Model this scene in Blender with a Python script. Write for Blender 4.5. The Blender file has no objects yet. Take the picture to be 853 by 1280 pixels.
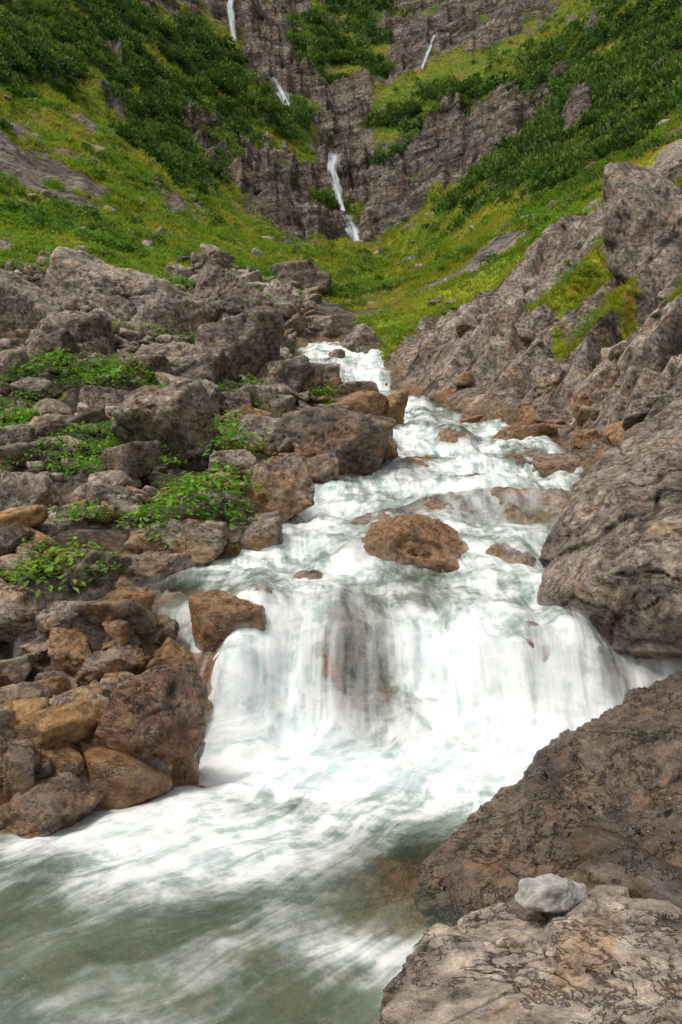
import bpy, bmesh, math, time
import numpy as np
T0=time.time()
rng=np.random.default_rng(7)
FP=995.0; CU=426.5; CV=640.0
# ---------------------------------------------------------------- noise
_r=np.random.default_rng(3); PERM=_r.permutation(256); PERM=np.concatenate([PERM,PERM,PERM]).astype(np.int64)
ANG=_r.random(256)*2*np.pi; GX=np.cos(ANG); GY=np.sin(ANG)
G3=_r.normal(size=(256,3)); G3/=np.linalg.norm(G3,axis=1)[:,None]
def pn2(x,y,seed=0):
    x=np.asarray(x,float)+seed*17.31; y=np.asarray(y,float)+seed*5.77
    xi=np.floor(x).astype(np.int64); yi=np.floor(y).astype(np.int64); xf=x-xi; yf=y-yi
    u=xf*xf*xf*(xf*(xf*6-15)+10); v=yf*yf*yf*(yf*(yf*6-15)+10)
    xi&=255; yi&=255; x1=(xi+1)&255; y1=(yi+1)&255
    def g(a,b,dx,dy):
        h=PERM[PERM[a]+b]; return GX[h]*dx+GY[h]*dy
    n00=g(xi,yi,xf,yf); n10=g(x1,yi,xf-1,yf); n01=g(xi,y1,xf,yf-1); n11=g(x1,y1,xf-1,yf-1)
    a=n00+u*(n10-n00); b=n01+u*(n11-n01)
    return (a+v*(b-a))*1.5
def fbm2(x,y,o=4,seed=0,gain=.5):
    s=0;a=1;f=1
    for i in range(o):
        s=s+a*pn2(x*f,y*f,seed+i); a*=gain; f*=2.03
    return s
def rid2(x,y,o=4,seed=0,gain=.5):
    s=0;a=1;f=1
    for i in range(o):
        s=s+a*(.5-np.abs(pn2(x*f,y*f,seed+i))*1.6); a*=gain; f*=2.03
    return s
def pn3(p,seed=0):
    p=p+np.array([seed*3.17,seed*7.9,seed*1.3])
    i=np.floor(p).astype(np.int64); f=p-i; w=f*f*f*(f*(f*6-15)+10); i&=255
    r=0
    for a in (0,1):
        for b in (0,1):
            for c in (0,1):
                h=PERM[PERM[PERM[(i[:,0]+a)&255]+((i[:,1]+b)&255)]+((i[:,2]+c)&255)]
                g=G3[h]
                d=g[:,0]*(f[:,0]-a)+g[:,1]*(f[:,1]-b)+g[:,2]*(f[:,2]-c)
                ww=(w[:,0] if a else 1-w[:,0])*(w[:,1] if b else 1-w[:,1])*(w[:,2] if c else 1-w[:,2])
                r=r+d*ww
    return r*1.6
def fbm3(p,o=4,seed=0,gain=.5):
    s=0;a=1;f=1
    for k in range(o):
        s=s+a*pn3(p*f,seed+k); a*=gain; f*=2.05
    return s
def rid3(p,o=4,seed=0,gain=.5):
    s=0;a=1;f=1
    for k in range(o):
        s=s+a*(.4-np.abs(pn3(p*f,seed+k))*1.5); a*=gain; f*=2.05
    return s
def sst(a,b,x):
    t=np.clip((x-a)/(b-a),0,1); return t*t*(3-2*t)
# ---------------------------------------------------------------- valley survey: elevation profiles along bearings
COLS={
-520:[(1280,2.4),(900,4),(600,7),(300,14),(100,25),(-100,45),(-400,90),(-700,200)],
-180:[(1280,2.33),(1100,3.24),(960,4.1),(750,6),(520,10),(350,15),(250,23),(60,40),(-120,65),(-400,110),(-600,200)],
0:[(1280,2.33),(1085,3.35),(1010,3.85),(800,5.7),(600,9),(450,13),(350,17),(300,22),(200,35),(130,45),(0,65),(-200,110),(-400,200)],
150:[(1280,2.33),(1035,3.8),(900,4.8),(750,6.0),(650,7.6),(500,11),(400,15),(345,19),(305,28),(220,45),(150,60),(0,95),(-200,140),(-350,220)],
300:[(1280,2.33),(930,5.1),(735,6.3),(650,7.8),(560,10),(450,14.5),(380,19),(335,30),(290,55),(250,75),(200,88),(100,110),(0,130),(-200,175),(-300,250)],
426:[(1280,2.33),(930,5.1),(730,6.3),(650,8),(590,10),(510,14.5),(440,19),(405,25),(350,50),(305,88),(250,96),(190,104),(100,125),(0,150),(-150,190),(-300,250)],
500:[(1280,2.33),(930,5.1),(730,6.3),(650,8),(575,11),(517,14),(470,17),(415,21),(375,28),(330,52),(290,82),(240,90),(190,100),(100,122),(0,148),(-150,190),(-300,250)],
600:[(1280,2.33),(930,5.1),(730,6.3),(650,8),(575,11),(530,13),(480,15),(410,18.5),(350,23),(300,32),(240,52),(205,78),(130,98),(60,122),(0,145),(-200,190),(-300,250)],
700:[(1280,2.33),(930,5.1),(730,6.3),(650,8),(575,11),(500,12.7),(400,15.5),(305,20),(220,35),(150,60),(80,95),(0,130),(-200,170),(-300,230)],
853:[(1240,2.3),(1000,3.2),(850,4.5),(715,6.2),(560,8.6),(450,11),(350,13.6),(235,18),(170,25),(100,40),(0,65),(-200,110),(-380,200)],
1050:[(1200,2.3),(900,4),(650,6.5),(450,9.5),(250,14),(100,22),(-30,40),(-200,65),(-400,110),(-500,200)],
1450:[(1100,2.4),(800,4),(500,7),(250,12),(50,20),(-150,40),(-400,90),(-700,200)]}
NS,NT=701,1300
Sg=np.linspace(-1.3,1.3,NS); Tg=np.linspace(math.log(.4),math.log(290),NT)
def blur(A,sig,axis):
    k=int(3*sig)+1; o=np.arange(-k,k+1); w=np.exp(-o*o/(2*sig*sig)); w/=w.sum()
    pad=[(0,0),(0,0)]; pad[axis]=(k,k); B=np.pad(A,pad,mode='edge'); R=np.zeros_like(A)
    n=A.shape[axis]
    for j,ww in enumerate(w):
        R+=ww*(B[j:j+n,:] if axis==0 else B[:,j:j+n])
    return R
cs=[];cg=[]
for px in sorted(COLS):
    L=COLS[px]; ty=np.log([b for a,b in L]); gg=np.array([(CV-a)/FP for a,b in L])
    g=np.interp(Tg,ty,gg)
    m=Tg<ty[0]; g[m]=gg[0]*np.exp(ty[0]-Tg[m])
    m=Tg>ty[-1]; g[m]=gg[-1]+.12*(Tg[m]-ty[-1])
    cs.append((px-CU)/FP); cg.append(g)
cg=np.array(cg)
GT=np.empty((NS,NT))
for j in range(NT): GT[:,j]=np.interp(Sg,cs,cg[:,j])
GT=blur(blur(GT,9,0),7,1)
def look(A,s,t):
    a=np.clip((s-Sg[0])/(Sg[1]-Sg[0]),0,NS-1.001); b=np.clip((t-Tg[0])/(Tg[1]-Tg[0]),0,NT-1.001)
    i=a.astype(int); j=b.astype(int); a=a-i; b=b-j
    return (A[i,j]*(1-a)+A[i+1,j]*a)*(1-b)+(A[i,j+1]*(1-a)+A[i+1,j+1]*a)*b
def inpoly(u,v,poly):
    r=np.zeros(u.shape,bool); n=len(poly)
    for i in range(n):
        x1,y1=poly[i]; x2,y2=poly[(i+1)%n]
        if y1==y2: continue
        c=((y1>v)!=(y2>v))&(u<(x2-x1)*(v-y1)/(y2-y1)+x1); r^=c
    return r
SS,TT=np.meshgrid(Sg,Tg,indexing='ij')
XX=SS*np.exp(TT); YY=np.exp(TT)
U=CU+FP*SS; Vv=CV-FP*GT
wn=fbm2(XX/6,YY/6,4,11)*16+fbm2(XX/1.7,YY/1.7,3,15)*6; wm=fbm2(XX/5,YY/5,4,31)*14+fbm2(XX/1.5,YY/1.5,3,35)*6
Uw=U+wn; Vw=Vv+wm
R1=[(150,-400),(165,-20),(225,15),(310,50),(315,110),(405,165),(395,200),(300,185),(225,150),(235,190),(300,260),(385,305),(450,312),(490,285),(570,242),(650,210),(690,150),(650,118),(560,145),(500,175),(450,190),(478,95),(560,80),(640,50),(690,20),(720,-400)]
R2=[(430,520),(462,440),(540,400),(640,348),(760,268),(853,205),(1000,120),(1500,-100),(1500,900),(700,900),(560,560)]
B1=[(-700,-700),(150,-400),(165,-20),(230,20),(310,60),(300,105),(400,165),(390,195),(300,195),(240,160),(315,255),(240,235),(150,180),(90,140),(0,95),(-400,40),(-900,0)]
B2=[(355,70),(385,25),(420,-60),(480,-20),(480,95),(430,115),(370,90)]
B3=[(470,160),(530,115),(620,100),(660,70),(760,20),(740,-100),(900,-400),(1500,-700),(1500,-60),(1000,60),(853,130),(800,185),(720,215),(650,250),(570,290),(555,262),(640,210),(672,150),(640,128),(560,150),(500,195),(460,195)]
LR=[(-900,2000),(-900,250),(-200,330),(0,345),(60,330),(200,355),(260,330),(350,335),(420,385),(470,430),(480,500),(600,560),(700,2000)]
cliff=inpoly(Uw,Vw,R1)&(YY>30)
b2=inpoly(Uw,Vw,B2)&(YY>30)
bush=(inpoly(Uw,Vw,B1)|b2|inpoly(Uw,Vw,B3))&(YY>20)
cliff&=~b2
ext=bush&(fbm2(XX/9,YY/7,4,57)>.62)&(YY>45)
cliff|=ext; bush&=~ext
slab=inpoly(Uw,Vw,R2)&~cliff
rub=inpoly(Uw,Vw,LR)&~slab&(YY<34)
near=(YY<9)
rub|=near&~slab
grass=~(cliff|slab|rub)
led=(fbm2(XX/9,YY/5,4,51)>.55)&cliff&~ext
cliffM=blur(blur((cliff&~led).astype(float),1.2,0),1.2,1); slabM=blur(blur(slab.astype(float),1.5,0),1.5,1)
rubM=blur(blur(rub.astype(float),1.5,0),1.5,1)
sc_=inpoly(Uw,Vw,[(-300,130),(0,130),(60,170),(110,215),(130,260),(60,250),(0,215),(-300,200)])
bare=((fbm2(XX/4,YY/6,5,61)>.4)|((fbm2(XX/3,YY/4,3,63)>-.25)&sc_))&(grass&~bush)
pt=(fbm2(XX/1.2,YY/2.2,4,66)>.25)&slab&(inpoly(Uw,Vw,[(640,440),(700,330),(853,240),(1200,200),(1200,480),(800,440)]))
grassM=blur(blur(((grass&~bare)|led|pt).astype(float),1.2,0),1.2,1); bushM=blur(blur((bush|(led&(fbm2(XX/3,YY/3,2,71)>0))).astype(float),1.2,0),1.2,1)
# ---------------------------------------------------------------- stream
sy=np.array([0,2.33,3.24,3.8,4.3,5.1,5.7,6.3,7.2,8,9.5,11,12,13,14,15.5,17,18,20,24,40])
sL=np.array([-1.4,-1.6,-2.3,-1.45,-.92,-.95,-1.3,-2.0,-1.15,-.72,-.42,.2,.5,.68,.8,.6,-.5,-1.0,-1.05,-.8,-.8])
sR=np.array([.3,.45,.7,.9,1.3,2.3,2.6,2.4,2.1,2.4,2.95,3.3,3.2,2.8,2.4,1.9,1.4,1.2,1.1,.8,.8])
zy=np.array([0,4.7,4.95,5.2,5.45,5.9,6.3,6.8,7.3,7.6,8.3,8.6,9.2,9.5,10.2,10.5,11.6,12.0,13,14,15.5,17.2,18,18.5,19.3,20,22,40])
zz=np.array([-1.5,-1.49,-1.46,-1.34,-1.02,-.72,-.58,-.5,-.40,-.26,-.08,.07,.2,.34,.51,.63,.84,1.03,1.4,1.72,2.1,2.55,2.75,3.2,3.7,4.15,4.7,9])
def sedges(y):
    return np.interp(y,sy,sL),np.interp(y,sy,sR)
BUL=[(.12,5.65,.36,.42,.24),(-.55,5.75,.25,.35,.12),(1.0,8.6,.7,.35,.12),(.35,8.1,.5,.35,.13),(2.1,8.5,.75,.55,.10),(1.75,12.2,.4,.4,.14),(1.15,5.4,.3,.35,.14),(.9,10.2,.35,.3,.14),(2.0,10.5,.5,.3,.1),(-.75,5.15,.22,.22,.12),(1.75,5.35,.2,.3,.12),(.55,5.25,.2,.25,.1),(.2,7.2,.3,.25,.12),(1.45,7.1,.35,.2,.1)]
def wprof(x,y):
    sh=pn2(x*.9,y*.15,91)*.34+pn2(x*2.6,y*.5,92)*.16+pn2(x*6,y*1.2,93)*.04+sst(6.5,8,y)*pn2(x*.8,y*.6,95)*.5
    sh=sh*sst(4.5,5.3,y)*(1-.5*sst(15,18,y))
    z=np.interp(y+sh,zy,zz)
    for bx,by,rx,ry,h in BUL:
        z=z+h*np.exp(-((x-bx)/rx)**2-((y-by)/ry)**2)
    z=z+fbm2(x*1.6,y*1.6,3,94)*.06*sst(4.8,5.6,y)
    return z
def F(x,y,detail=True):
    x=np.asarray(x,float); y=np.asarray(y,float)
    s=x/y; t=np.log(y); z=look(GT,s,t)*y
    if detail:
        cm=look(cliffM,s,t); sm=look(slabM,s,t); rm=look(rubM,s,t)
        gm=np.clip(1-cm-sm-rm,0,1)
        def terr(q,h,k):
            f=q/h-np.floor(q/h); return (sst(.5-k,.5+k,f)-f)*h
        n=fbm2(x/14,y/14,5,101)
        zc=z+n*3.4+rid2(x/4,y/4,4,105)*1.2
        q=zc-.3*(x-2)+.12*y+fbm2(x/20,y/20,2,107)*3
        zc=zc+terr(q,4.6,.13)*1.0+terr(q,1.5,.16)*.95
        zs=z+fbm2(x/3.5,y/3.5,5,111)*.4
        p=y-.43*x+fbm2(x/4,y/4,4,113)*.8
        zs=zs+terr(p,1.7,.08)*.5+terr(p+.3,.55,.1)*.5+rid2(x/.5,y/.5,4,117)*.06
        zr=z+fbm2(x/2.2,y/2.2,4,121)*.16+rid2(x/.55,y/.55,4,123)*.07
        zg=z+fbm2(x/9,y/9,4,131)*.9*sst(18,50,y)+fbm2(x/2,y/2,4,133)*.2+rid2(x*.3+y*.1,y*.05,3,137)*.5*sst(20,50,y)
        z=cm*zc+sm*zs+rm*zr+gm*zg
    l,r=sedges(y); zw=wprof(x,y)
    wob=(pn2(x*1.3,y*1.3,141)*.22+pn2(x*4,y*4,142)*.07) if detail else 0
    din=np.minimum(x-l,r-x)+wob
    fade=1-sst(20.5,24,y)
    scl=.35+.05*y
    w=sst(-scl,.1,din)*fade
    bed=zw-.2*sst(-.05,.45,din)+(rid2(x/.5,y/.5,3,145)*.09 if detail else 0)
    z=z*(1-w)+bed*w
    bank=zw+np.minimum(.3,(-din)*.7)
    nb=fade*(din<-.03)*(din>-1.2)
    z=np.where(nb>0,np.maximum(z,z*(1-nb)+bank*nb),z)
    return z
_ys=np.exp(np.linspace(math.log(1.6),math.log(280),3000))
def locate(u,v,detail=False):
    s=(u-CU)/FP; z=F(s*_ys,_ys,detail); g=CV-FP*z/_ys
    i=np.argmax(g<=v) if (g<=v).any() else len(_ys)-1
    return s*_ys[i],_ys[i],z[i]
# ---------------------------------------------------------------- mesh helper
def mk(name,V,Fc,mat,attrs=None,vecs=None,smooth=True,origin=None,mats=None,mi=None):
    V=np.asarray(V,np.float32)
    if origin is not None: V=V-np.asarray(origin,np.float32)
    me=bpy.data.meshes.new(name); n=len(V); k=Fc.shape[1]; m=len(Fc)
    me.vertices.add(n); me.vertices.foreach_set("co",V.ravel())
    me.loops.add(m*k); me.loops.foreach_set("vertex_index",Fc.astype(np.int32).ravel())
    me.polygons.add(m); me.polygons.foreach_set("loop_start",np.arange(0,m*k,k,dtype=np.int32))
    me.polygons.foreach_set("use_smooth",np.full(m,smooth,bool))
    for q in (mats or [mat]): me.materials.append(q)
    if mi is not None: me.polygons.foreach_set("material_index",mi.astype(np.int32))
    me.update(calc_edges=True)
    for a,b in (attrs or {}).items():
        at=me.attributes.new(a,'FLOAT','POINT'); at.data.foreach_set('value',np.ascontiguousarray(np.broadcast_to(b,(n,)).astype(np.float32)))
    for a,b in (vecs or {}).items():
        at=me.attributes.new(a,'FLOAT_VECTOR','POINT'); at.data.foreach_set('vector',b.astype(np.float32).ravel())
    ob=bpy.data.objects.new(name,me); bpy.context.scene.collection.objects.link(ob)
    if origin is not None: ob.location=origin
    return ob
# ---------------------------------------------------------------- materials
class NB:
    def __init__(s,name):
        s.m=bpy.data.materials.new(name); s.m.use_nodes=True; s.t=s.m.node_tree; s.t.nodes.clear()
        s.out=s.n('ShaderNodeOutputMaterial')
    def n(s,ty,**k):
        x=s.t.nodes.new(ty)
        for a,b in k.items(): setattr(x,a,b)
        return x
    def put(s,sock,v):
        if isinstance(v,bpy.types.NodeSocket): s.t.links.new(v,sock)
        elif v is not None:
            if sock.type=='RGBA' and len(v)==3: v=(*v,1)
            sock.default_value=v
    def math(s,op,a,b=None,c=None,clamp=False):
        x=s.n('ShaderNodeMath',operation=op,use_clamp=clamp); s.put(x.inputs[0],a)
        if b is not None: s.put(x.inputs[1],b)
        if c is not None: s.put(x.inputs[2],c)
        return x.outputs[0]
    def vm(s,op,a,b):
        x=s.n('ShaderNodeVectorMath',operation=op); s.put(x.inputs[0],a); s.put(x.inputs[1],b); return x.outputs[0]
    def noise(s,vec,scale,detail=5,rough=.55,dist=0,col=False):
        x=s.n('ShaderNodeTexNoise'); s.put(x.inputs['Vector'],vec)
        x.inputs['Scale'].default_value=scale; x.inputs['Detail'].default_value=detail; x.inputs['Roughness'].default_value=rough; x.inputs['Distortion'].default_value=dist
        return x.outputs['Color' if col else 'Fac']
    def mr(s,v,a,b,c=0,d=1):
        x=s.n('ShaderNodeMapRange',interpolation_type='SMOOTHSTEP'); s.put(x.inputs[0],v)
        for i,q in enumerate((a,b,c,d)): s.put(x.inputs[i+1],q)
        return x.outputs[0]
    def mix(s,f,a,b,mode='MIX'):
        x=s.n('ShaderNodeMix',data_type='RGBA',blend_type=mode); s.put(x.inputs[0],f); s.put(x.inputs[6],a); s.put(x.inputs[7],b); return x.outputs[2]
    def mixf(s,f,a,b):
        x=s.n('ShaderNodeMix',data_type='FLOAT'); s.put(x.inputs[0],f); s.put(x.inputs[2],a); s.put(x.inputs[3],b); return x.outputs[0]
    def attr(s,name,o='Fac'):
        return s.n('ShaderNodeAttribute',attribute_name=name).outputs[o]
    def ramp(s,f,st):
        x=s.n('ShaderNodeValToRGB'); s.put(x.inputs[0],f); cr=x.color_ramp
        while len(cr.elements)<len(st): cr.elements.new(.5)
        for e,(p,c) in zip(cr.elements,st): e.position=p; e.color=(*c,1)
        return x.outputs[0]
    def bump(s,h,st,dist,nrm=None):
        x=s.n('ShaderNodeBump'); s.put(x.inputs['Height'],h); x.inputs['Strength'].default_value=st; x.inputs['Distance'].default_value=dist
        if nrm is not None: s.put(x.inputs['Normal'],nrm)
        return x.outputs[0]
    def prin(s,col,rough,nrm=None,alpha=None,spec=.5,**k):
        x=s.n('ShaderNodeBsdfPrincipled'); s.put(x.inputs['Base Color'],col); s.put(x.inputs['Roughness'],rough)
        if nrm is not None: s.put(x.inputs['Normal'],nrm)
        if alpha is not None: s.put(x.inputs['Alpha'],alpha)
        s.put(x.inputs['Specular IOR Level'],spec)
        s.t.links.new(x.outputs[0],s.out.inputs[0]); return x
def rockcol(b,P,sc=1.0):
    n1=b.noise(P,1.5*sc,6,.62,.8)
    n2=b.noise(P,13*sc,6,.75)
    c=b.ramp(n1,[(.3,(.11,.085,.068)),(.43,(.24,.20,.165)),(.53,(.37,.325,.28)),(.61,(.33,.235,.155)),(.72,(.50,.455,.40))])
    c=b.mix(1.0,c,b.ramp(n2,[(.33,(.2,.18,.17)),(.46,(.8,.78,.77)),(.56,(1.15,1.13,1.11)),(.68,(1.8,1.76,1.7))]),'MULTIPLY')
    n4=b.noise(b.vm('MULTIPLY',P,(1,1,1.8)),2.2*sc,6,.72,.5)
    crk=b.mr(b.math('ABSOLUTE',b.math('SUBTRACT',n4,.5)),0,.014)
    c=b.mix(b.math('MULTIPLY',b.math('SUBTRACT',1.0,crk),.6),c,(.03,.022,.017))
    h=b.math('ADD',b.math('MULTIPLY',n2,.55),b.math('MULTIPLY',n4,.8)); h=b.math('ADD',h,b.math('MULTIPLY',crk,.2))
    return c,h,n1,n2,n4
OCH=[(.3,(.15,.06,.018)),(.45,(.36,.18,.055)),(.58,(.52,.30,.11)),(.72,(.58,.45,.29))]
def rockmat(name='weathered_limestone'):
    b=NB(name); P=b.n('ShaderNodeNewGeometry').outputs['Position']
    c,h,n1,n2,n4=rockcol(b,P)
    og=b.attr('orange'); wet=b.attr('wet'); dk=b.attr('tone'); cav=b.attr('cav')
    c=b.mix(1.0,c,b.mix(dk,(.50,.45,.41),(1.38,1.36,1.33)),'MULTIPLY')
    no=b.noise(P,2.3,6,.7,.5)
    of=b.mr(b.math('ADD',no,b.math('MULTIPLY',og,.5)),.64,.88)
    oc=b.ramp(n2,OCH)
    c=b.mix(b.math('MULTIPLY',of,.82),c,oc)
    red=b.attr('red'); c=b.mix(b.math('MULTIPLY',red,b.mr(no,.42,.6,.25,.8)),c,b.mix(b.mr(n2,.4,.6),(.10,.03,.016),(.32,.12,.055)))
    c=b.mix(b.math('MULTIPLY',wet,.9),c,b.mix(1.0,c,(.58,.49,.40),'MULTIPLY'))
    c=b.mix(b.mr(cav,0,1,0,.88),c,(.022,.016,.012))  # crevice shade painted into the colour, standing in for ambient occlusion
    nr=b.bump(h,1.0,.07)
    nr=b.bump(b.noise(P,60,5,.7),.5,.01,nr)
    rough=b.mixf(wet,.85,b.mr(n2,.35,.65,.08,.38))
    b.prin(c,rough,nr,spec=b.mixf(wet,.25,.85)); return b.m
ROCK=rockmat()
def palemat():
    b=NB('pale_limestone'); P=b.n('ShaderNodeNewGeometry').outputs['Position']
    n=b.noise(P,25,8,.75); c=b.ramp(n,[(.35,(.24,.22,.2)),(.5,(.46,.43,.39)),(.65,(.66,.64,.6))])
    b.prin(c,.85,b.bump(n,.9,.02)); return b.m
PALE=palemat()
def terrmat(far):
    b=NB('valley_ground_far' if far else 'valley_ground_near'); P=b.n('ShaderNodeNewGeometry').outputs['Position']
    bv=b.attr('bed','Vector')
    st=b.noise(bv,1.0,7,.72,.7)
    c,h,n1,n2,n4=rockcol(b,P,.2 if far else 1.0)
    isr=b.attr('bedded')
    sc_=b.ramp(st,[(.36,(.13,.12,.12)),(.46,(.70,.67,.65)),(.54,(1.05,1.03,1.01)),(.66,(1.7,1.66,1.62))])
    c=b.mix(isr,c,b.mix(1.0,c,sc_,'MULTIPLY'))
    if not far:
        wet=b.attr('wet'); og=b.attr('orange')
        no=b.noise(P,2.2,6,.7,.5); of=b.mr(b.math('ADD',no,b.math('MULTIPLY',og,.5)),.64,.88)
        c=b.mix(b.math('MULTIPLY',of,.8),c,b.ramp(n2,OCH))
        c=b.mix(b.math('MULTIPLY',wet,.85),c,b.mix(1.0,c,(.60,.52,.44),'MULTIPLY'))
        rb=b.attr('soil_gap_shade'); c=b.mix(b.math('MULTIPLY',rb,b.mr(no,.4,.6,.5,.98)),c,(.055,.04,.028))  # soil, coloured extra dark to paint shade into gaps between stones
    g=b.attr('grass'); bu=b.attr('bush'); su=b.attr('sunny_tint')
    ga=b.noise(P,.22,5,.65); gb=b.noise(P,2.2,6,.8)
    gcol=b.ramp(ga,[(.32,(.11,.20,.018)),(.46,(.23,.30,.02)),(.57,(.37,.36,.03)),(.66,(.30,.20,.07))])
    gcol=b.mix(b.mr(gb,.45,.62,0,.9),gcol,(.06,.13,.015))
    gcol=b.mix(su,gcol,b.mix(1.0,gcol,(1.55,1.35,1.0),'MULTIPLY'))  # sunny look put into the grass colour: brighter and yellower
    gcol=b.mix(bu,gcol,b.mix(gb,(.03,.07,.01),(.13,.2,.025)))
    gf=b.mr(b.math('ADD',g,b.math('MULTIPLY',b.math('SUBTRACT',gb,.5),1.3)),.42,.6)
    gf=b.math('MULTIPLY',gf,b.mr(g,0.02,.1))
    c=b.mix(gf,c,gcol)
    h=b.math('ADD',h,b.math('MULTIPLY',b.math('MULTIPLY',st,isr),1.8))
    h=b.math('ADD',h,b.math('MULTIPLY',gb,.4))
    nn=b.bump(h,1.0,.8 if far else .09)
    b.prin(c,.9 if far else b.mixf(wet,.9,b.mr(n2,.35,.65,.15,.5)),nn,spec=.2 if far else b.mixf(wet,.2,.6)); return b.m
TN=terrmat(False); TF=terrmat(True)
def watermat():
    b=NB('glacial_stream_water'); fl=b.attr('flow','Vector'); P=b.n('ShaderNodeNewGeometry').outputs['Position']
    foam=b.attr('foam'); thin=b.attr('thin')
    s1=b.noise(b.vm('MULTIPLY',fl,(6,1.2,1)),1,4,.55,.25); s2=b.noise(b.vm('MULTIPLY',fl,(30,2.4,1)),1,3,.5,.1); s3=b.noise(b.vm('MULTIPLY',fl,(2.4,1.2,1)),1,4,.6,.4)
    s4=b.noise(P,8,6,.7)
    s=b.math('ADD',b.math('MULTIPLY',s1,.45),b.math('ADD',b.math('MULTIPLY',s2,.22),b.math('MULTIPLY',s3,.5)))
    s=b.math('ADD',s,b.math('MULTIPLY',b.math('SUBTRACT',s4,.5),.7))
    f=b.mr(b.math('ADD',foam,b.math('MULTIPLY',b.math('SUBTRACT',s,.585),1.4)),.04,.94)
    clear=b.mix(b.mr(s3,.35,.65),(.13,.20,.14),(.24,.33,.255))
    white=b.mix(b.mr(s,.44,.66),(.54,.65,.62),(.92,.93,.91))
    c=b.mix(f,clear,white)
    al=b.mixf(f,b.mixf(thin,.62,.08),b.mixf(thin,1.0,.42))
    nr=b.bump(b.math('ADD',b.math('MULTIPLY',s1,.5),b.math('ADD',b.math('MULTIPLY',s2,.12),b.math('MULTIPLY',s4,.3))),.4,.03)
    b.prin(c,b.mixf(f,.1,.6),nr,alpha=al,spec=.4); return b.m
WATER=watermat()
def veilmat():
    b=NB('silky_spray'); fl=b.attr('flow','Vector'); d=b.attr('dens')
    s=b.noise(b.vm('MULTIPLY',fl,(8,.8,1)),1,4,.55,.2)
    al=b.math('MULTIPLY',b.mr(s,.38,.64),d)
    b.prin((.9,.92,.91),.8,None,alpha=al,spec=.1); return b.m
VEIL=veilmat()
def fallmat():
    b=NB('waterfall_spray'); fl=b.attr('flow','Vector')
    s=b.noise(b.vm('MULTIPLY',fl,(2.5,.3,1)),1,4,.6,.3)
    e=b.attr('edge')
    al=b.mr(b.math('ADD',b.math('MULTIPLY',s,1.3),b.math('MULTIPLY',e,-.8)),.15,.85)
    b.prin((.56,.60,.62),.6,None,alpha=al,spec=.1); return b.m
FALL=fallmat()
def leafmat(name,cols,trans=.25):
    b=NB(name); t=b.attr('tint')
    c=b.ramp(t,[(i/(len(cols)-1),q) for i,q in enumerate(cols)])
    x=b.prin(c,.6,None,spec=.2)
    tr=b.n('ShaderNodeBsdfTranslucent'); b.put(tr.inputs[0],c); ms=b.n('ShaderNodeMixShader'); ms.inputs[0].default_value=trans
    b.t.links.new(x.outputs[0],ms.inputs[1]); b.t.links.new(tr.outputs[0],ms.inputs[2]); b.t.links.new(ms.outputs[0],b.out.inputs[0]); return b.m
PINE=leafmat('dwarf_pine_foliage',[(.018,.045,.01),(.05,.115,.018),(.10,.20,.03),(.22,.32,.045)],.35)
GRASS=leafmat('alpine_grass_blades',[(.10,.19,.02),(.24,.33,.03),(.46,.46,.04),(.58,.48,.1)],.4)
HERB=leafmat('herb_leaves',[(.05,.14,.015),(.11,.26,.025),(.2,.4,.04),(.3,.48,.07)],.35)
# ---------------------------------------------------------------- terrain sheet
rows=np.concatenate([np.linspace(math.log(.6),math.log(24),680,endpoint=False),np.linspace(math.log(24),math.log(280),700)])
cols=np.concatenate([np.linspace(-1.28,-.52,60,endpoint=False),np.linspace(-.52,.52,620,endpoint=False),np.linspace(.52,1.28,61)])
Sm,Tm=np.meshgrid(cols,rows); Ym=np.exp(Tm); Xm=Sm*Ym
Zm=np.empty_like(Xm)
for i in range(0,len(rows),200): Zm[i:i+200]=F(Xm[i:i+200],Ym[i:i+200])
nr,nc=Xm.shape
idx=np.arange(nr*nc).reshape(nr,nc)
quads=np.stack([idx[:-1,:-1],idx[:-1,1:],idx[1:,1:],idx[1:,:-1]],-1).reshape(-1,4)
fx,fy,fz=Xm.ravel(),Ym.ravel(),Zm.ravel()
fs,ft=Sm.ravel(),Tm.ravel()
zw=wprof(fx,fy); l_,r_=sedges(fy); din=np.minimum(fx-l_,r_-fx)
habove=fz-zw
nearW=(fy<23)
wet=np.where(nearW,(1-sst(.03,.25,habove))*sst(-1.6,-.2,din),0)
orange=np.where(nearW,sst(-1.6,0,din)*(1-sst(.1,.6,habove))*np.where(fx>1,.45,.8),0)
gA=look(grassM,fs,ft); bA=look(bushM,fs,ft); cA=look(cliffM,fs,ft); sA=look(slabM,fs,ft); rA=look(rubM,fs,ft)
cn=fbm2(fx/7,fy/7,4,171)
sunny_tint=sst(-3,8,fx)*(1-sst(50,100,fy))  # mask for the painted sunny tint, rising toward the near right slope
weed=(fbm2(fx/1.3,fy/1.3,4,151)>.38)&(rA>.5)&(din<-.9)&(fx<0)
gA2=np.maximum(gA,weed*.75)
farv=fy>26
bx=np.where(farv,(fx+fy*.3)*.09,(fx*.9+fy*.4)*.4)
by=np.where(farv,(fz-.3*fx)*.75,(fy-.43*fx)*2.6)
bz=np.where(farv,fy*.09,fz*.5)
mk('mountain_valley_terrain',np.stack([fx,fy,fz],1),quads,None,dict(wet=wet,orange=orange,grass=gA2,sunny_tint=sunny_tint,bush=bA*sst(-.35,-.05,cn),bedded=np.clip(cA+sA,0,1),soil_gap_shade=rA*(1-wet)),dict(bed=np.stack([bx,by,bz],1)),mats=[TN,TF],mi=(fy[quads[:,0]]>26).astype(int))
print('terrain',time.time()-T0)
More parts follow.
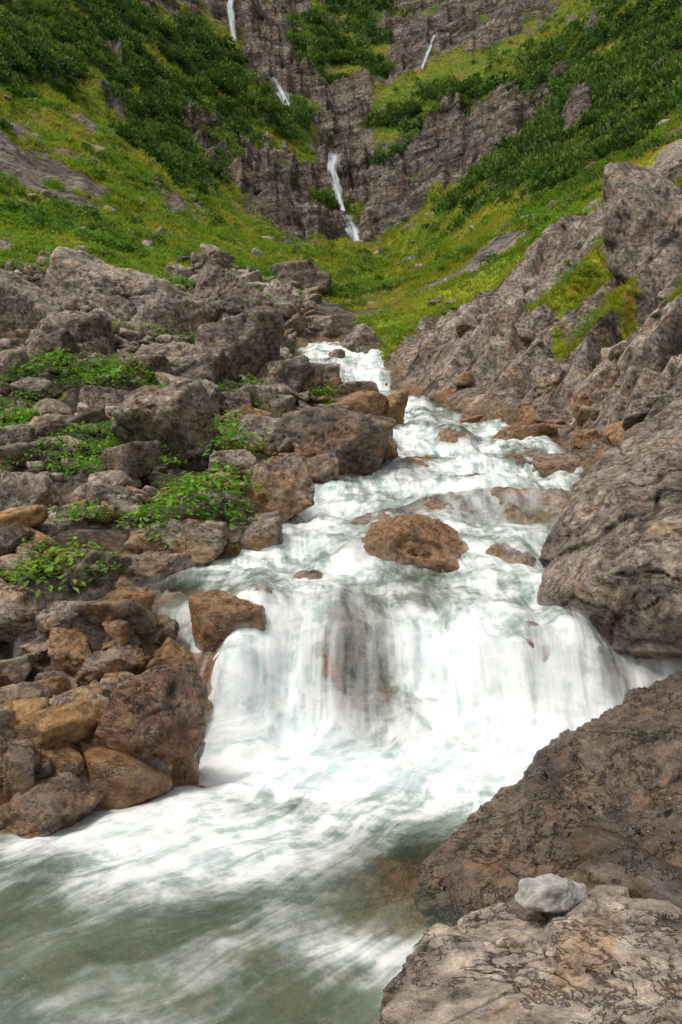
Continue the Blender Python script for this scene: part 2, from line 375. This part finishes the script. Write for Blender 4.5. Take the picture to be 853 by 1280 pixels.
# ---------------------------------------------------------------- stream water
def wgrid(y0,y1,nr_,nc_):
    wr=np.linspace(math.log(y0),math.log(y1),nr_); wc=np.linspace(-.12,1.12,nc_)
    Wt,Wc=np.meshgrid(wr,wc,indexing='ij'); wy=np.exp(Wt); l,r=sedges(wy); wx=l+(r-l)*Wc
    return wx,wy
def wcalc(wx,wy):
    wz=wprof(wx,wy)
    gz=(wprof(wx,wy+.07)-wprof(wx,wy-.07))/.14; slope=np.clip(np.abs(gz),0,2.5)
    pool=1-sst(4.5,5.2,wy)
    ux=wx-.8*np.minimum(wy-5.0,0)+pn2(wx*.8,wy*.7,161)*(.08+.34*pool)+pn2(wx*2.2,wy*1.8,164)*(.05+.10*pool)
    ux=ux+pool*.12*(wy-3.6)**2
    for bx,by,rx,ry,h in BUL: ux=ux-.35*(wx-bx)*np.exp(-((wx-bx)/(rx*1.4))**2-((wy-by+ry*.6)/(ry*1.4))**2)
    fv=wy+wz*1.0+pn2(wx*1.2,wy*1.2,163)*.2
    return wz,slope,pool,ux,fv
wx,wy=wgrid(.8,23.5,950,420)
wz,slope,pool,ux,fv=wcalc(wx,wy)
flow=np.stack([ux,fv,wz*0],-1)
sl=np.clip(slope,0,1)
stk=fbm2(ux*6,fv*1.2,3,165); swl=fbm2(ux*1.8,wy*1.3,3,167); chop=fbm2(wx*3.5,wy*3.5,3,173)
foot=np.exp(-((wy-4.85)/.35)**2)
wz=wz+stk*(.008+.028*sl)+swl*(.014+.012*(1-pool))+chop*(.012+.035*foot)
l_,r_=sedges(wy); dW=np.minimum(wx-l_,r_-wx)
def G(x0,y0,rx,ry,a): return a*np.exp(-((wx-x0)/rx)**2-((wy-y0)/ry)**2)
pat=fbm2(wx*.9,wy*.7,4,177)
foam=(1-pool)*(.48+.42*sst(.1,.9,slope)+.25*pat)
foam=foam+pool*(.84*sst(3.2,4.5,wy)+.17+.26*fbm2(wx*1.6,wy*1.3,3,179))+.3*foot
foam+=G(-.3,4.0,.3,.15,-.3)+G(.35,4.6,.8,.35,.2)+G(.06,2.72,.22,.11,.5)+G(-.8,3.6,.7,.35,.5)+G(-1.3,3.2,.7,.2,.28)+G(-.5,3.35,.45,.2,.35)
foam+=G(.45,3.3,.35,.4,-.45)+G(-1.6,6.35,.45,.4,-.4)
foam+=G(2.1,8.6,.6,.45,-.5)+G(.7,9.2,.5,.4,-.12)+G(1.2,7.4,.7,.22,-.15)+G(-.35,7.3,.4,.3,-.1)+G(2.4,10.6,.6,.6,-.3)
foam+=G(.10,5.45,.25,.3,-.42)+G(1.3,5.5,.12,.25,-.25)+G(-.3,5.5,.08,.3,-.25)
foam+=swl*.10
foam=foam*sst(-.12,.16,dW)
thin=(1-sst(.0,.35,dW))*.8+G(.10,5.45,.28,.34,1.6)+G(.0,5.9,.3,.12,.6)+G(1.3,5.4,.12,.25,.7)+G(2.1,8.5,.7,.5,1.1)+G(.45,3.25,.45,.4,.9)+G(1.0,8.5,.6,.3,.8)+G(-1.6,6.3,.5,.3,.8)+G(1.75,12.2,.35,.35,.9)+G(-.45,8.0,.2,.5,.3)+G(2.2,5.5,.4,.5,.6)+G(2.5,10.8,.5,.8,.5)+G(.9,10.1,.3,.25,.8)+G(.2,7.15,.28,.2,.8)
thin+=pool*.25*(1-sst(3,4.5,wy))+.35*sst(.2,.7,-pat+.1)*(1-pool)
def gridq(shape):
    idx=np.arange(shape[0]*shape[1]).reshape(shape)
    return np.stack([idx[:-1,:-1],idx[:-1,1:],idx[1:,1:],idx[1:,:-1]],-1).reshape(-1,4)
WO=mk('stream_water',np.stack([wx.ravel(),wy.ravel(),wz.ravel()],1),gridq(wx.shape),WATER,dict(foam=np.clip(foam,0,1.1).ravel(),thin=np.clip(thin,0,1).ravel()),dict(flow=flow.reshape(-1,3)))
for li,(off,fr) in enumerate([(.035,1.0),(.075,1.7)]):
    vx,vy=wgrid(4.55,9.5,420,260)
    vz,vs,vp,vu,vf=wcalc(vx,vy)
    l_,r_=sedges(vy); dW=np.minimum(vx-l_,r_-vx)
    vz=vz+off+fbm2(vu*4,vf*1.1,3,181+li*7)*.035
    dens=(.1+.6*sst(.35,1.2,vs)+.5*np.exp(-((vy-4.98)/.18)**2))*sst(.02,.3,dW)*sst(4.55,4.8,vy)*(1-sst(8.8,9.5,vy))*(1-.5*np.exp(-((vx-.1)/.24)**2-((vy-5.45)/.35)**2))*sst(-.5,.2,fbm2(vx*1.4,vy*1.4,3,185+li))
    o=mk('spray_veil_%d'%li,np.stack([vx.ravel(),vy.ravel(),vz.ravel()],1),gridq(vx.shape),VEIL,dict(dens=np.clip(dens*(.75-.2*li),0,.8).ravel()),dict(flow=np.stack([vu*fr+li*3,vf,vz*0],-1).reshape(-1,3)))
    o.parent=WO
# rocks just under the surface, washed by thin water
def washed(cx,cy,rx,ry,top,seed):
    n=110; a=np.linspace(-1.25,1.25,n); A,B=np.meshgrid(a,a,indexing='ij'); x=cx+A*rx; y=cy+B*ry
    r=np.sqrt(A*A+B*B)+fbm2(x*3,y*3,3,seed)*.16
    z=wprof(x,y)-top-.30*np.clip(r-.35,0,2)**2*1.4+rid2(x*2.4,y*2.4,5,seed+3,.55)*.055
    cav_shade_w=np.clip(-rid2(x*2.4,y*2.4,5,seed+3,.55)*.9,0,1)  # painted crevice shade for the hollows
    mk('submerged_rock',np.stack([x.ravel(),y.ravel(),z.ravel()],1),gridq((n,n)),ROCK,dict(orange=.5,wet=.7,tone=.55,red=0,cav=cav_shade_w.ravel()*.7),origin=(cx,cy,float(wprof(np.array(cx),np.array(cy)))))
for i,(a,b,c,d,e) in enumerate([(.10,5.5,.45,.45,.03),(2.1,8.5,.9,.7,-.01),(1.0,8.55,.6,.35,.015),(.35,8.05,.4,.3,.015),(1.75,12.15,.5,.4,.01),(.9,10.15,.4,.3,.0),(.2,7.15,.32,.22,.0),(2.5,10.7,.5,.6,.0),(-.6,5.85,.25,.3,.03),(1.3,5.5,.25,.35,.035),(1.5,7.0,.35,.2,.01),(2.2,5.6,.35,.35,.01),(-1.5,6.2,.4,.25,.01),(1.5,9.7,.4,.3,.01),(-.25,6.6,.25,.15,.01),(1.9,6.6,.3,.2,.01),(1.2,11.2,.35,.3,.0)]): washed(a,b,c,d,e,300+i*5)
# ---------------------------------------------------------------- rocks
ICO={}
def ico(n):
    if n not in ICO:
        bm=bmesh.new(); bmesh.ops.create_icosphere(bm,subdivisions=n,radius=1)
        V=np.array([v.co[:] for v in bm.verts]); Fa=np.array([[v.index for v in f.verts] for f in bm.faces]); bm.free()
        V/=np.linalg.norm(V,axis=1)[:,None]; ICO[n]=(V,Fa)
    return ICO[n]
def radial(D,N,H,k):
    d=np.maximum(D@N.T,1e-4)/H; return (d**k).sum(1)**(-1/k)
def rockshape(n,seed,planes=13,k=26):
    r=np.random.default_rng(seed); D,Fa=ico(n)
    N=r.normal(size=(planes,3)); N/=np.linalg.norm(N,axis=1)[:,None]
    N=np.vstack([N,np.eye(3),-np.eye(3)]); H=np.concatenate([r.uniform(.55,1.0,planes),np.full(6,1.0)])
    P=D*radial(D,N,H,k)[:,None]
    P=P/np.abs(P).max(0)
    return P,D,Fa
def disp(P,size,seed):
    f=1/size
    rg=rid3(P*f*1.4,6,seed,.58); Q=P*np.array([1,1,1.8])
    a=np.abs(pn3(Q*f*1.5+fbm3(P*f*2.5,3,seed+40)[:,None]*.3,seed+5)); crack=1-sst(0,.05,a)
    b=pn3(Q*f*.8+fbm3(P*f*3,2,seed+44)[:,None]*.15,seed+7); step=sst(-.04,.04,b)*.08
    d=rg*.05*size+fbm3(P*f*5,4,seed+9,.65)*.026*size-crack*.035*size+step*size
    cav=np.clip(crack*.75+np.clip(-.4-rg,0,1)*.8,0,1)  # mask for shade painted into cracks and hollows
    return d,cav
def boulder(name,c,dims,seed,n=5,kind='g',wet=0,rot=None,rough=1.0,planes=12,mat=None,k=34):
    P,D,Fa=rockshape(n,seed,planes,k)
    r=np.random.default_rng(seed+99)
    dims=np.array(dims); P=P*dims
    nd=D/dims; nd/=np.linalg.norm(nd,axis=1)[:,None]
    d,cav=disp(P,float(np.mean(dims)),seed); P=P+nd*(d*rough)[:,None]
    a=r.uniform(-.25,.25) if rot is None else rot; ca,sa=math.cos(a),math.sin(a)
    R=np.array([[ca,0,sa],[0,1,0],[-sa,0,ca]]); P=P@R.T
    hz=(P[:,2]/dims[2]+1)/2
    og={'g':.0,'b':.3,'o':.9,'r':.45}[kind]
    og=og+(.35*(1-hz) if kind in 'bor' else 0)
    tone={'g':.55,'b':.5,'o':.75,'r':.6}[kind]+r.uniform(-.3,.35)
    red=1.0 if kind=='r' else 0
    w=np.clip(wet+.6*(1-sst(.15,.5,hz))*(wet>0),0,1)
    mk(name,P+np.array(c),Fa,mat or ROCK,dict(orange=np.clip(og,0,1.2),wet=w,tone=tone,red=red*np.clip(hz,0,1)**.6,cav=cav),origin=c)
BL=[(176,985,140,150,'r',1),(216,858,72,58,'o',.6),(238,925,72,78,'o',.7),(142,850,80,42,'b',.4),(290,822,86,80,'o',.9),(92,850,52,62,'o',.6),
(20,918,75,60,'b',.7),(85,925,64,48,'b',.5),(45,958,66,50,'o',.6),(190,800,62,32,'b',.4),(152,812,46,26,'g',.3),(150,790,90,40,'b',.7),(50,1060,190,70,'b',1),(75,1090,60,34,'o',1),(-30,1000,140,90,'b',.8),
(10,1290,100,60,'b',.8),(538,733,158,84,'o',.8),(412,598,130,90,'b',.4),(465,585,60,60,'o',.5),(452,530,70,40,'o',.5),(485,540,60,45,'o',.5),(448,497,50,24,'b',.8),(377,498,52,42,'b',.2),(655,562,78,28,'o',.7),(706,598,78,34,'b',.8),
(775,556,46,32,'o',.3),(735,560,40,24,'o',.5),(345,640,90,62,'b',.1),(212,585,118,112,'g',0),(298,470,105,85,'g',0),(288,425,125,98,'g',0),(165,415,180,80,'g',0),
(92,450,105,75,'g',0),(25,430,120,100,'g',0),(352,405,55,55,'g',0),(455,450,54,45,'g',0),(350,492,75,50,'g',0),(215,475,120,48,'g',0),(395,606,60,36,'b',.2),(258,512,32,36,'g',0),
(10,800,90,80,'g',0),(268,655,80,42,'g',0),(45,645,80,50,'g',0),(222,700,115,45,'b',.1),(380,365,80,40,'g',0),(120,725,80,45,'g',0),(195,735,120,40,'b',.3),(310,695,80,50,'b',.3),(92,790,80,40,'b',.2),
(320,560,70,50,'g',0),(290,600,60,36,'g',0),(145,640,70,40,'g',0),(70,560,70,40,'g',0),(20,590,60,60,'g',0),(130,520,60,36,'g',0),(50,500,60,30,'g',0),(820,345,110,150,'g',0),(585,535,40,16,'o',.6),(300,520,50,30,'g',0),(420,455,30,22,'b',0),(405,420,50,30,'g',0),(640,545,30,14,'b',.5),(245,765,60,20,'o',.8),(60,885,60,36,'o',.5),(130,905,50,36,'b',.6),(15,860,70,40,'b',.3),(185,770,50,30,'g',.3),(60,825,50,30,'b',.3),
(760,500,70,50,'b',0),(700,480,60,36,'g',0),(820,520,80,60,'g',0),(680,530,40,24,'b',.3),(740,530,46,26,'b',.2),(800,560,50,30,'b',.2)]
for i,(u,v,w,h,k,wt) in enumerate(BL):
    x,y,z=locate(u,v); rx=w/2*y/FP*1.05; hz=h*y/FP; ry=rx*.8; yc=y+ry*.6
    boulder('boulder',(x*yc/y,yc,z+hz*.36),(rx,ry,hz*.66),200+i,6 if w*1.0>115 else 5,k,wt)
def hullrock(name,pts,seed,n=6,wet=0,rough=1.0,k=26,tone=.5,og=.3,size=None,mat=None,wetf=None,dz=0):
    P3=np.array([[(u-CU)/FP*d,d,(CV-v)/FP*d+dz] for u,v,d in pts])
    bm=bmesh.new(); [bm.verts.new(p) for p in P3]; bmesh.ops.convex_hull(bm,input=bm.verts); bm.normal_update()
    c=P3.mean(0); N=[];H=[]
    for f in bm.faces:
        nn=np.array(f.normal[:]); h=float(nn@(np.array(f.verts[0].co[:])-c))
        if h<0: nn=-nn;h=-h
        N.append(nn);H.append(max(h,.02))
    bm.free(); D,Fa=ico(n); N=np.array(N);H=np.array(H)
    P=D*radial(D,N,H,k)[:,None]; sz=size or float(np.abs(P).max(0).mean()*.7)
    d,cav=disp(P,sz,seed)
    P=P+D*(d*rough)[:,None]
    W=P+c; zt=(P[:,2]-P[:,2].min())/(np.ptp(P[:,2]))
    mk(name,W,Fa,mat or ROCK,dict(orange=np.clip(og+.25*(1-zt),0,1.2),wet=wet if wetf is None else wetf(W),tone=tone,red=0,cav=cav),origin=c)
hullrock('overhanging_boulder',[(660,752,6.0),(700,685,6.3),(742,585,6.8),(800,530,7.2),(870,480,7.4),(1050,460,7.5),(700,800,5.9),(745,822,5.8),(853,800,5.2),(1000,780,5.0),(1080,560,6.4),(700,740,5.6),(800,700,5.2),(760,640,7.6)],11,n=7,tone=.5,og=.0,wetf=lambda W:np.clip(.5-(W[:,2]+.95)*1.4,0,.9),rough=.9,k=40)
hullrock('wet_rock_slab',[(500,1096,3.25),(640,972,3.75),(740,893,4.0),(853,830,4.0),(1100,740,4.2),(600,1128,2.9),(720,1160,2.65),(853,1195,2.35),(1200,1200,2.0),(1200,850,3.0),(600,1300,3.0),(853,1420,2.4),(800,1050,4.4),(650,1100,4.2)],23,n=7,tone=.3,og=.12,wet=1.0,rough=2.0,k=26,size=.36)
hullrock('foreground_boulder',[(470,1290,1.75),(515,1222,1.95),(570,1172,2.1),(655,1138,2.15),(750,1132,2.12),(870,1178,2.0),(1050,1230,1.8),(480,1500,1.7),(700,1600,1.4),(1000,1500,1.3),(600,1340,1.5),(900,1330,1.4),(700,1300,2.4)],37,n=7,tone=.95,og=-.4,wetf=lambda W:np.full(len(W),.3),rough=1.0,k=30,size=.4,dz=.05)
hullrock('pale_stone',[(644,1128,2.0),(652,1105,2.02),(690,1099,2.04),(733,1112,2.03),(734,1135,2.0),(700,1146,1.94),(655,1143,1.94),(690,1140,2.1),(720,1125,2.1),(690,1112,1.95)],41,n=5,rough=1.2,mat=PALE,k=24,dz=.012)
print('boulders',time.time()-T0)
# ---------------------------------------------------------------- merged scatter helper
def scatter(name,templates,pos,scl,rotz,mat,tint,tilt=None,extra=None,zs=None):
    VV=[];FF=[];TI=[];off=0; ex={k:[] for k in (extra or {})}
    for i in range(len(pos)):
        V,Fa,ti=templates[i%len(templates)]
        a=rotz[i]; ca,sa=math.cos(a),math.sin(a)
        P=V*scl[i]
        if zs is not None: P=P*np.array([1,1,zs[i]])
        x=P[:,0]*ca-P[:,1]*sa; y=P[:,0]*sa+P[:,1]*ca; z=P[:,2]
        if tilt is not None: z=z+tilt[i]*x
        VV.append(np.stack([x+pos[i][0],y+pos[i][1],z+pos[i][2]],1)); FF.append(Fa+off); off+=len(V)
        TI.append(np.clip(ti+tint[i],0,1))
        for k in ex: ex[k].append(np.full(len(V),extra[k][i]))
    at={('cav' if mat is ROCK else 'tint'):np.concatenate(TI)}
    for k in ex: at[k]=np.concatenate(ex[k])
    return mk(name,np.concatenate(VV),np.concatenate(FF),mat,at,smooth=mat is ROCK)
def stone_t(n,seed):
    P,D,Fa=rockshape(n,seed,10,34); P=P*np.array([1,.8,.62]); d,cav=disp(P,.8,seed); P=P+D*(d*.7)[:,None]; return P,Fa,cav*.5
ST3=[stone_t(3,500+i) for i in range(10)]; ST4=[stone_t(4,530+i) for i in range(8)]
PLANTS=[(66,745,115),(275,580,90),(255,640,110),(215,655,85),(275,668,75),(180,668,70),(140,490,80),(60,475,70),(290,545,60),(165,560,70),(110,600,60),(200,690,70),(100,660,60),(30,540,60),(230,520,50),(330,600,40),(130,720,50)]
PP=[locate(u,v,True) for u,v,w in PLANTS]
keep=np.ones(len(fx),bool)
for (x,y,z),(u,v,w) in zip(PP,PLANTS):
    keep&=~((np.abs(fx-x)<w/1.6*y/FP)&(fy<y+.2)&(fy>y-.6))
mask=(rA>.5)&(fy>3.2)&(fy<30)&(np.abs(fs)<.6)&(din<-.08)&keep&~((fx>.5)&(fy<5.2))
cand=np.where(mask)[0]
def stones(name,T,n,r0,r1,pw,lift=.4):
    ii=rng.choice(cand,n,replace=False); r=(r0+(r1-r0)*rng.random(n)**pw)*np.sqrt(fy[ii]/8)
    pos=np.stack([fx[ii],fy[ii],fz[ii]+r*lift*.8],1)
    w=wet[ii]; hab=habove[ii]; og=np.where((din[ii]>-1.2)&(hab<.7),.55,.0)+rng.uniform(-.3,.3,n)
    scatter(name,T,pos,r,rng.random(n)*6.28,ROCK,np.zeros(n),tilt=rng.uniform(-.4,.4,n),extra=dict(orange=np.clip(og,0,1),wet=np.clip(w+sst(-.9,-.1,din[ii])*.5,0,.95),tone=rng.uniform(.1,1.35,n),red=np.zeros(n)),zs=rng.uniform(.7,1.2,n))
stones('scree_rocks',ST4,300,.1,.34,1.9)
stones('scree_stones',ST3,3600,.03,.13,1.5)
cand=np.where(((gA>.5)|(sA>.5))&(bA<.4)&(fy>8)&(fy<75)&(np.abs(fs)<.6)&(din<-.2))[0]
stones('slope_stones',ST3,420,.03,.22,3,.1)
print('stones',time.time()-T0)
# ---------------------------------------------------------------- vegetation
def pine_t(seed,n=210):
    r=np.random.default_rng(seed); L=r.integers(5,9)
    lc=np.stack([r.uniform(-.6,.6,L),r.uniform(-.6,.6,L),r.uniform(.1,.5,L)],1); lr=r.uniform(.3,.55,L)
    k=r.integers(0,L,n); d=r.normal(size=(n,3)); d[:,2]=np.abs(d[:,2])*1.1-.15; d/=np.linalg.norm(d,axis=1)[:,None]
    p=lc[k]+d*lr[k][:,None]*r.uniform(.75,1.08,n)[:,None]
    up=d*.9+np.array([0,0,.45])+r.normal(size=(n,3))*.4; up/=np.linalg.norm(up,axis=1)[:,None]
    sd=np.cross(up,r.normal(size=(n,3))); sd/=np.linalg.norm(sd,axis=1)[:,None]
    ln=r.uniform(.12,.26,n)[:,None]; wd=r.uniform(.05,.10,n)[:,None]
    V=np.stack([p-sd*wd,p+sd*wd,p+up*ln],1).reshape(-1,3); Fa=np.arange(n*3).reshape(n,3)
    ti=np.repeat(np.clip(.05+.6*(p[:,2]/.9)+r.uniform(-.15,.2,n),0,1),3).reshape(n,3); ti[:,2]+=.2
    return V,Fa,ti.ravel()
PT=[pine_t(700+i) for i in range(9)]
cand=np.where((bA>.5)&(fy>24)&(fy<230)&(np.abs(fs)<.62)&(cn>-.22)&(fz/fy<.75))[0]
n=3600; ii=rng.choice(cand,n,replace=False); sc=rng.uniform(.4,1.1,n)*(.45+fy[ii]*.0125)
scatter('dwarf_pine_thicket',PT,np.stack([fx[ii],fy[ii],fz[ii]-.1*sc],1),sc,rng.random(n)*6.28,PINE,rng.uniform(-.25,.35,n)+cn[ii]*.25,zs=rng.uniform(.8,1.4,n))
cand=np.where((((gA>.6)&(bA<.3)&(fbm2(fx/9,fy/9,3,181)>-.05))|((bA>.5)&(cn<-.1)&(cn>-.5)))&(fy>24)&(fy<180)&(np.abs(fs)<.6)&(fz/fy<.75))[0]
n=1000; ii=rng.choice(cand,n,replace=False); sc=rng.uniform(.15,.65,n)*(.45+fy[ii]*.010)
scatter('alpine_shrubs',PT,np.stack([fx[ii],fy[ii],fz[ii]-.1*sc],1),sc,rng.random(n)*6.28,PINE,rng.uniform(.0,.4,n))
def tuft_t(seed,n=13):
    r=np.random.default_rng(seed); a=r.random(n)*6.28; lean=r.uniform(.3,1.4,n); rad=r.uniform(0,.6,n)
    p=np.stack([np.cos(a)*rad,np.sin(a)*rad,np.zeros(n)-.08],1); d=np.stack([np.cos(a)*lean,np.sin(a)*lean,np.ones(n)],1); h=r.uniform(.35,.8,n)[:,None]
    sd=np.stack([-np.sin(a),np.cos(a),np.zeros(n)],1)*r.uniform(.05,.1,n)[:,None]
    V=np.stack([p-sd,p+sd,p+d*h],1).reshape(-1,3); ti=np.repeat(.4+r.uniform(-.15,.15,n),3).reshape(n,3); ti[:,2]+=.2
    return V,np.arange(n*3).reshape(n,3),ti.ravel()
TT_=[tuft_t(800+i) for i in range(10)]
gn=fbm2(fx/4,fy/4,3,191)
cand=np.where((gA>.45)&(fy>11)&(fy<110)&(np.abs(fs)<.6)&((bA<.6)|(cn<-.15)))[0]
n=27000; ii=rng.choice(cand,n,replace=False); sc=rng.uniform(.08,.2,n)*(.7+fy[ii]*.028)
scatter('meadow_grass',TT_,np.stack([fx[ii],fy[ii],fz[ii]],1),sc,rng.random(n)*6.28,GRASS,rng.uniform(-.2,.15,n)+gn[ii]*.5+sunny_tint[ii]*.12)
cand=np.where((gA>.3)&(sA>.4)&(fy>8)&(fy<24)&(np.abs(fs)<.6))[0]
n=min(1800,len(cand)//2); ii=rng.choice(cand,n,replace=False); sc=rng.uniform(.08,.18,n)
scatter('ledge_grass',TT_,np.stack([fx[ii],fy[ii],fz[ii]],1),sc,rng.random(n)*6.28,GRASS,rng.uniform(-.25,.2,n))
def herb_t(seed,n=46,flat=.55):
    r=np.random.default_rng(seed); a=r.random(n)*6.28; rad=np.sqrt(r.random(n))*.95
    p=np.stack([np.cos(a)*rad,np.sin(a)*rad,(1-rad**2)*flat*r.uniform(.5,1.1,n)+.05],1)
    out=np.stack([np.cos(a),np.sin(a),r.uniform(-.35,.7,n)],1)+r.normal(size=(n,3))*.35; out/=np.linalg.norm(out,axis=1)[:,None]
    sd=np.cross(out,np.array([0,0,1.])); sd/=np.linalg.norm(sd,axis=1)[:,None]; sd=sd+r.normal(size=(n,3))*.15
    L=r.uniform(.14,.3,n)[:,None]; w=L*.34
    b0=p; m1=p+out*L*.45-sd*w; m2=p+out*L*.45+sd*w; mc=p+out*L*.5-np.array([0,0,.03]); tp=p+out*L-np.array([0,0,.06])
    V=np.stack([b0,m1,mc,m2,tp],1).reshape(-1,3); base=np.arange(n)[:,None]*5
    Fa=np.concatenate([base+np.array([0,2,1]),base+np.array([0,3,2]),base+np.array([1,2,4]),base+np.array([2,3,4])])
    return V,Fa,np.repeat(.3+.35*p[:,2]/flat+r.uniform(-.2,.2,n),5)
HT=[herb_t(900+i) for i in range(8)]
weedm=(fbm2(fx/1.3,fy/1.3,4,151)>.1)&(rA>.5)&(din<-.6)&(fx<0)&(fy>5)&(np.abs(fs)<.6)
cand=np.where(weedm)[0]; n=1300; ii=rng.choice(cand,n,replace=False); sc=rng.uniform(.06,.2,n)*(.6+fy[ii]*.05)
scatter('bank_undergrowth',HT,np.stack([fx[ii],fy[ii],fz[ii]+.1],1),sc,rng.random(n)*6.28,HERB,rng.uniform(-.15,.25,n))
cand=np.where((gA>.5)&(bA<.5)&(fy>11)&(fy<60)&(np.abs(fs)<.6)&((fbm2(fx/3.5,fy/3.5,3,195)>.05)|(sA>.3)))[0]
n=2400; ii=rng.choice(cand,n,replace=False); sc=rng.uniform(.12,.35,n)*(.5+fy[ii]*.03)
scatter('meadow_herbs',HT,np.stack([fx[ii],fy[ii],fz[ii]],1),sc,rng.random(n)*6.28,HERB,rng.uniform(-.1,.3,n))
for j,((x,y,z),(u,v,w)) in enumerate(zip(PP,PLANTS)):
    r=w/2*y/FP
    Ts=[herb_t(950+j*3+q,130,.9) for q in range(2)]
    scatter('leafy_plant',Ts,np.array([[x,y+r*.2,z+.03],[x+r*.35,y+r*.6,z+r*.4]]),np.array([r,r*.85]),np.array([0.3,2.]),HERB,np.array([.12,.2]))
print('veg',time.time()-T0)
# ---------------------------------------------------------------- distant waterfalls
def ribbon(path,w0,w1):
    us=np.array([p[0] for p in path],float); vs=np.array([p[1] for p in path],float); L=np.linspace(0,1,len(path)); m=40
    ts=np.linspace(0,1,m); uu=np.interp(ts,L,us); vv=np.interp(ts,L,vs)
    P=np.array([locate(a,b,True) for a,b in zip(uu,vv)])
    Y=np.minimum.accumulate(P[:,1]); Y0=Y.copy()
    for _ in range(6): Y=np.convolve(np.pad(Y,3,mode='edge'),np.ones(7)/7,'valid')
    Y=Y-max(0,(Y-Y0).max()*.5)-.3
    wid=np.interp(ts,[0,1],[w0,w1])*Y/FP/2
    A=np.linspace(-1,1,9); V=[];ed=[];fl=[]
    for i in range(m):
        x=(uu[i]-CU)/FP*Y[i]; z=(CV-vv[i])/FP*Y[i]
        ww=wid[i]*(1+.2*math.sin(i*.35)+.1*math.sin(i*.9))
        for a in A: V.append((x+a*ww,Y[i]-.25*ww*(1-a*a),z)); ed.append(max(abs(a)**2,1.3*(1-min(1,min(i,m-1-i)/4)))); fl.append((a*ww,z,0))
    mk('distant_waterfall',np.array(V),gridq((m,9)),FALL,dict(edge=np.array(ed)),dict(flow=np.array(fl)))
ribbon([(338,95),(348,108),(355,122),(364,142)],10,24)
ribbon([(420,186),(416,212),(420,232),(425,250),(432,272)],22,10)
ribbon([(432,266),(440,285),(448,306)],14,26)
ribbon([(294,-30),(288,10),(294,58)],12,12)
ribbon([(545,40),(537,62),(526,90)],5,6)
# ---------------------------------------------------------------- light
sc=bpy.context.scene
w=bpy.data.worlds.new("World"); sc.world=w; w.use_nodes=True; nt=w.node_tree; nt.nodes.clear()
sk=nt.nodes.new('ShaderNodeTexSky'); sk.sky_type='NISHITA'; sk.sun_disc=False; sk.sun_elevation=math.radians(62); sk.sun_rotation=math.radians(-120); sk.dust_density=3
hs=nt.nodes.new('ShaderNodeHueSaturation'); hs.inputs['Saturation'].default_value=.2
bg=nt.nodes.new('ShaderNodeBackground'); bg.inputs[1].default_value=.14; ou=nt.nodes.new('ShaderNodeOutputWorld')
nt.links.new(sk.outputs[0],hs.inputs['Color']); nt.links.new(hs.outputs[0],bg.inputs[0]); nt.links.new(bg.outputs[0],ou.inputs[0])
ld=bpy.data.lights.new('sun','SUN'); ld.energy=2.3; ld.angle=math.radians(12); ld.color=(1,.95,.88)
lo=bpy.data.objects.new('sun',ld); sc.collection.objects.link(lo)
from mathutils import Vector
el=math.radians(62); az=math.radians(-120)
d=Vector((math.sin(az)*math.cos(el),math.cos(az)*math.cos(el),math.sin(el)))
lo.rotation_euler=d.to_track_quat('Z','Y').to_euler()
sc.view_settings.view_transform='Standard'; sc.view_settings.look='None'; sc.view_settings.exposure=0
cd=bpy.data.cameras.new('camera'); cd.sensor_fit='VERTICAL'; cd.sensor_height=36; cd.sensor_width=24; cd.lens=28; cd.clip_start=.05; cd.clip_end=1000
co=bpy.data.objects.new('camera',cd); sc.collection.objects.link(co); co.location=(0,0,0); co.rotation_euler=(math.radians(90),0,0); sc.camera=co
print('done',time.time()-T0)
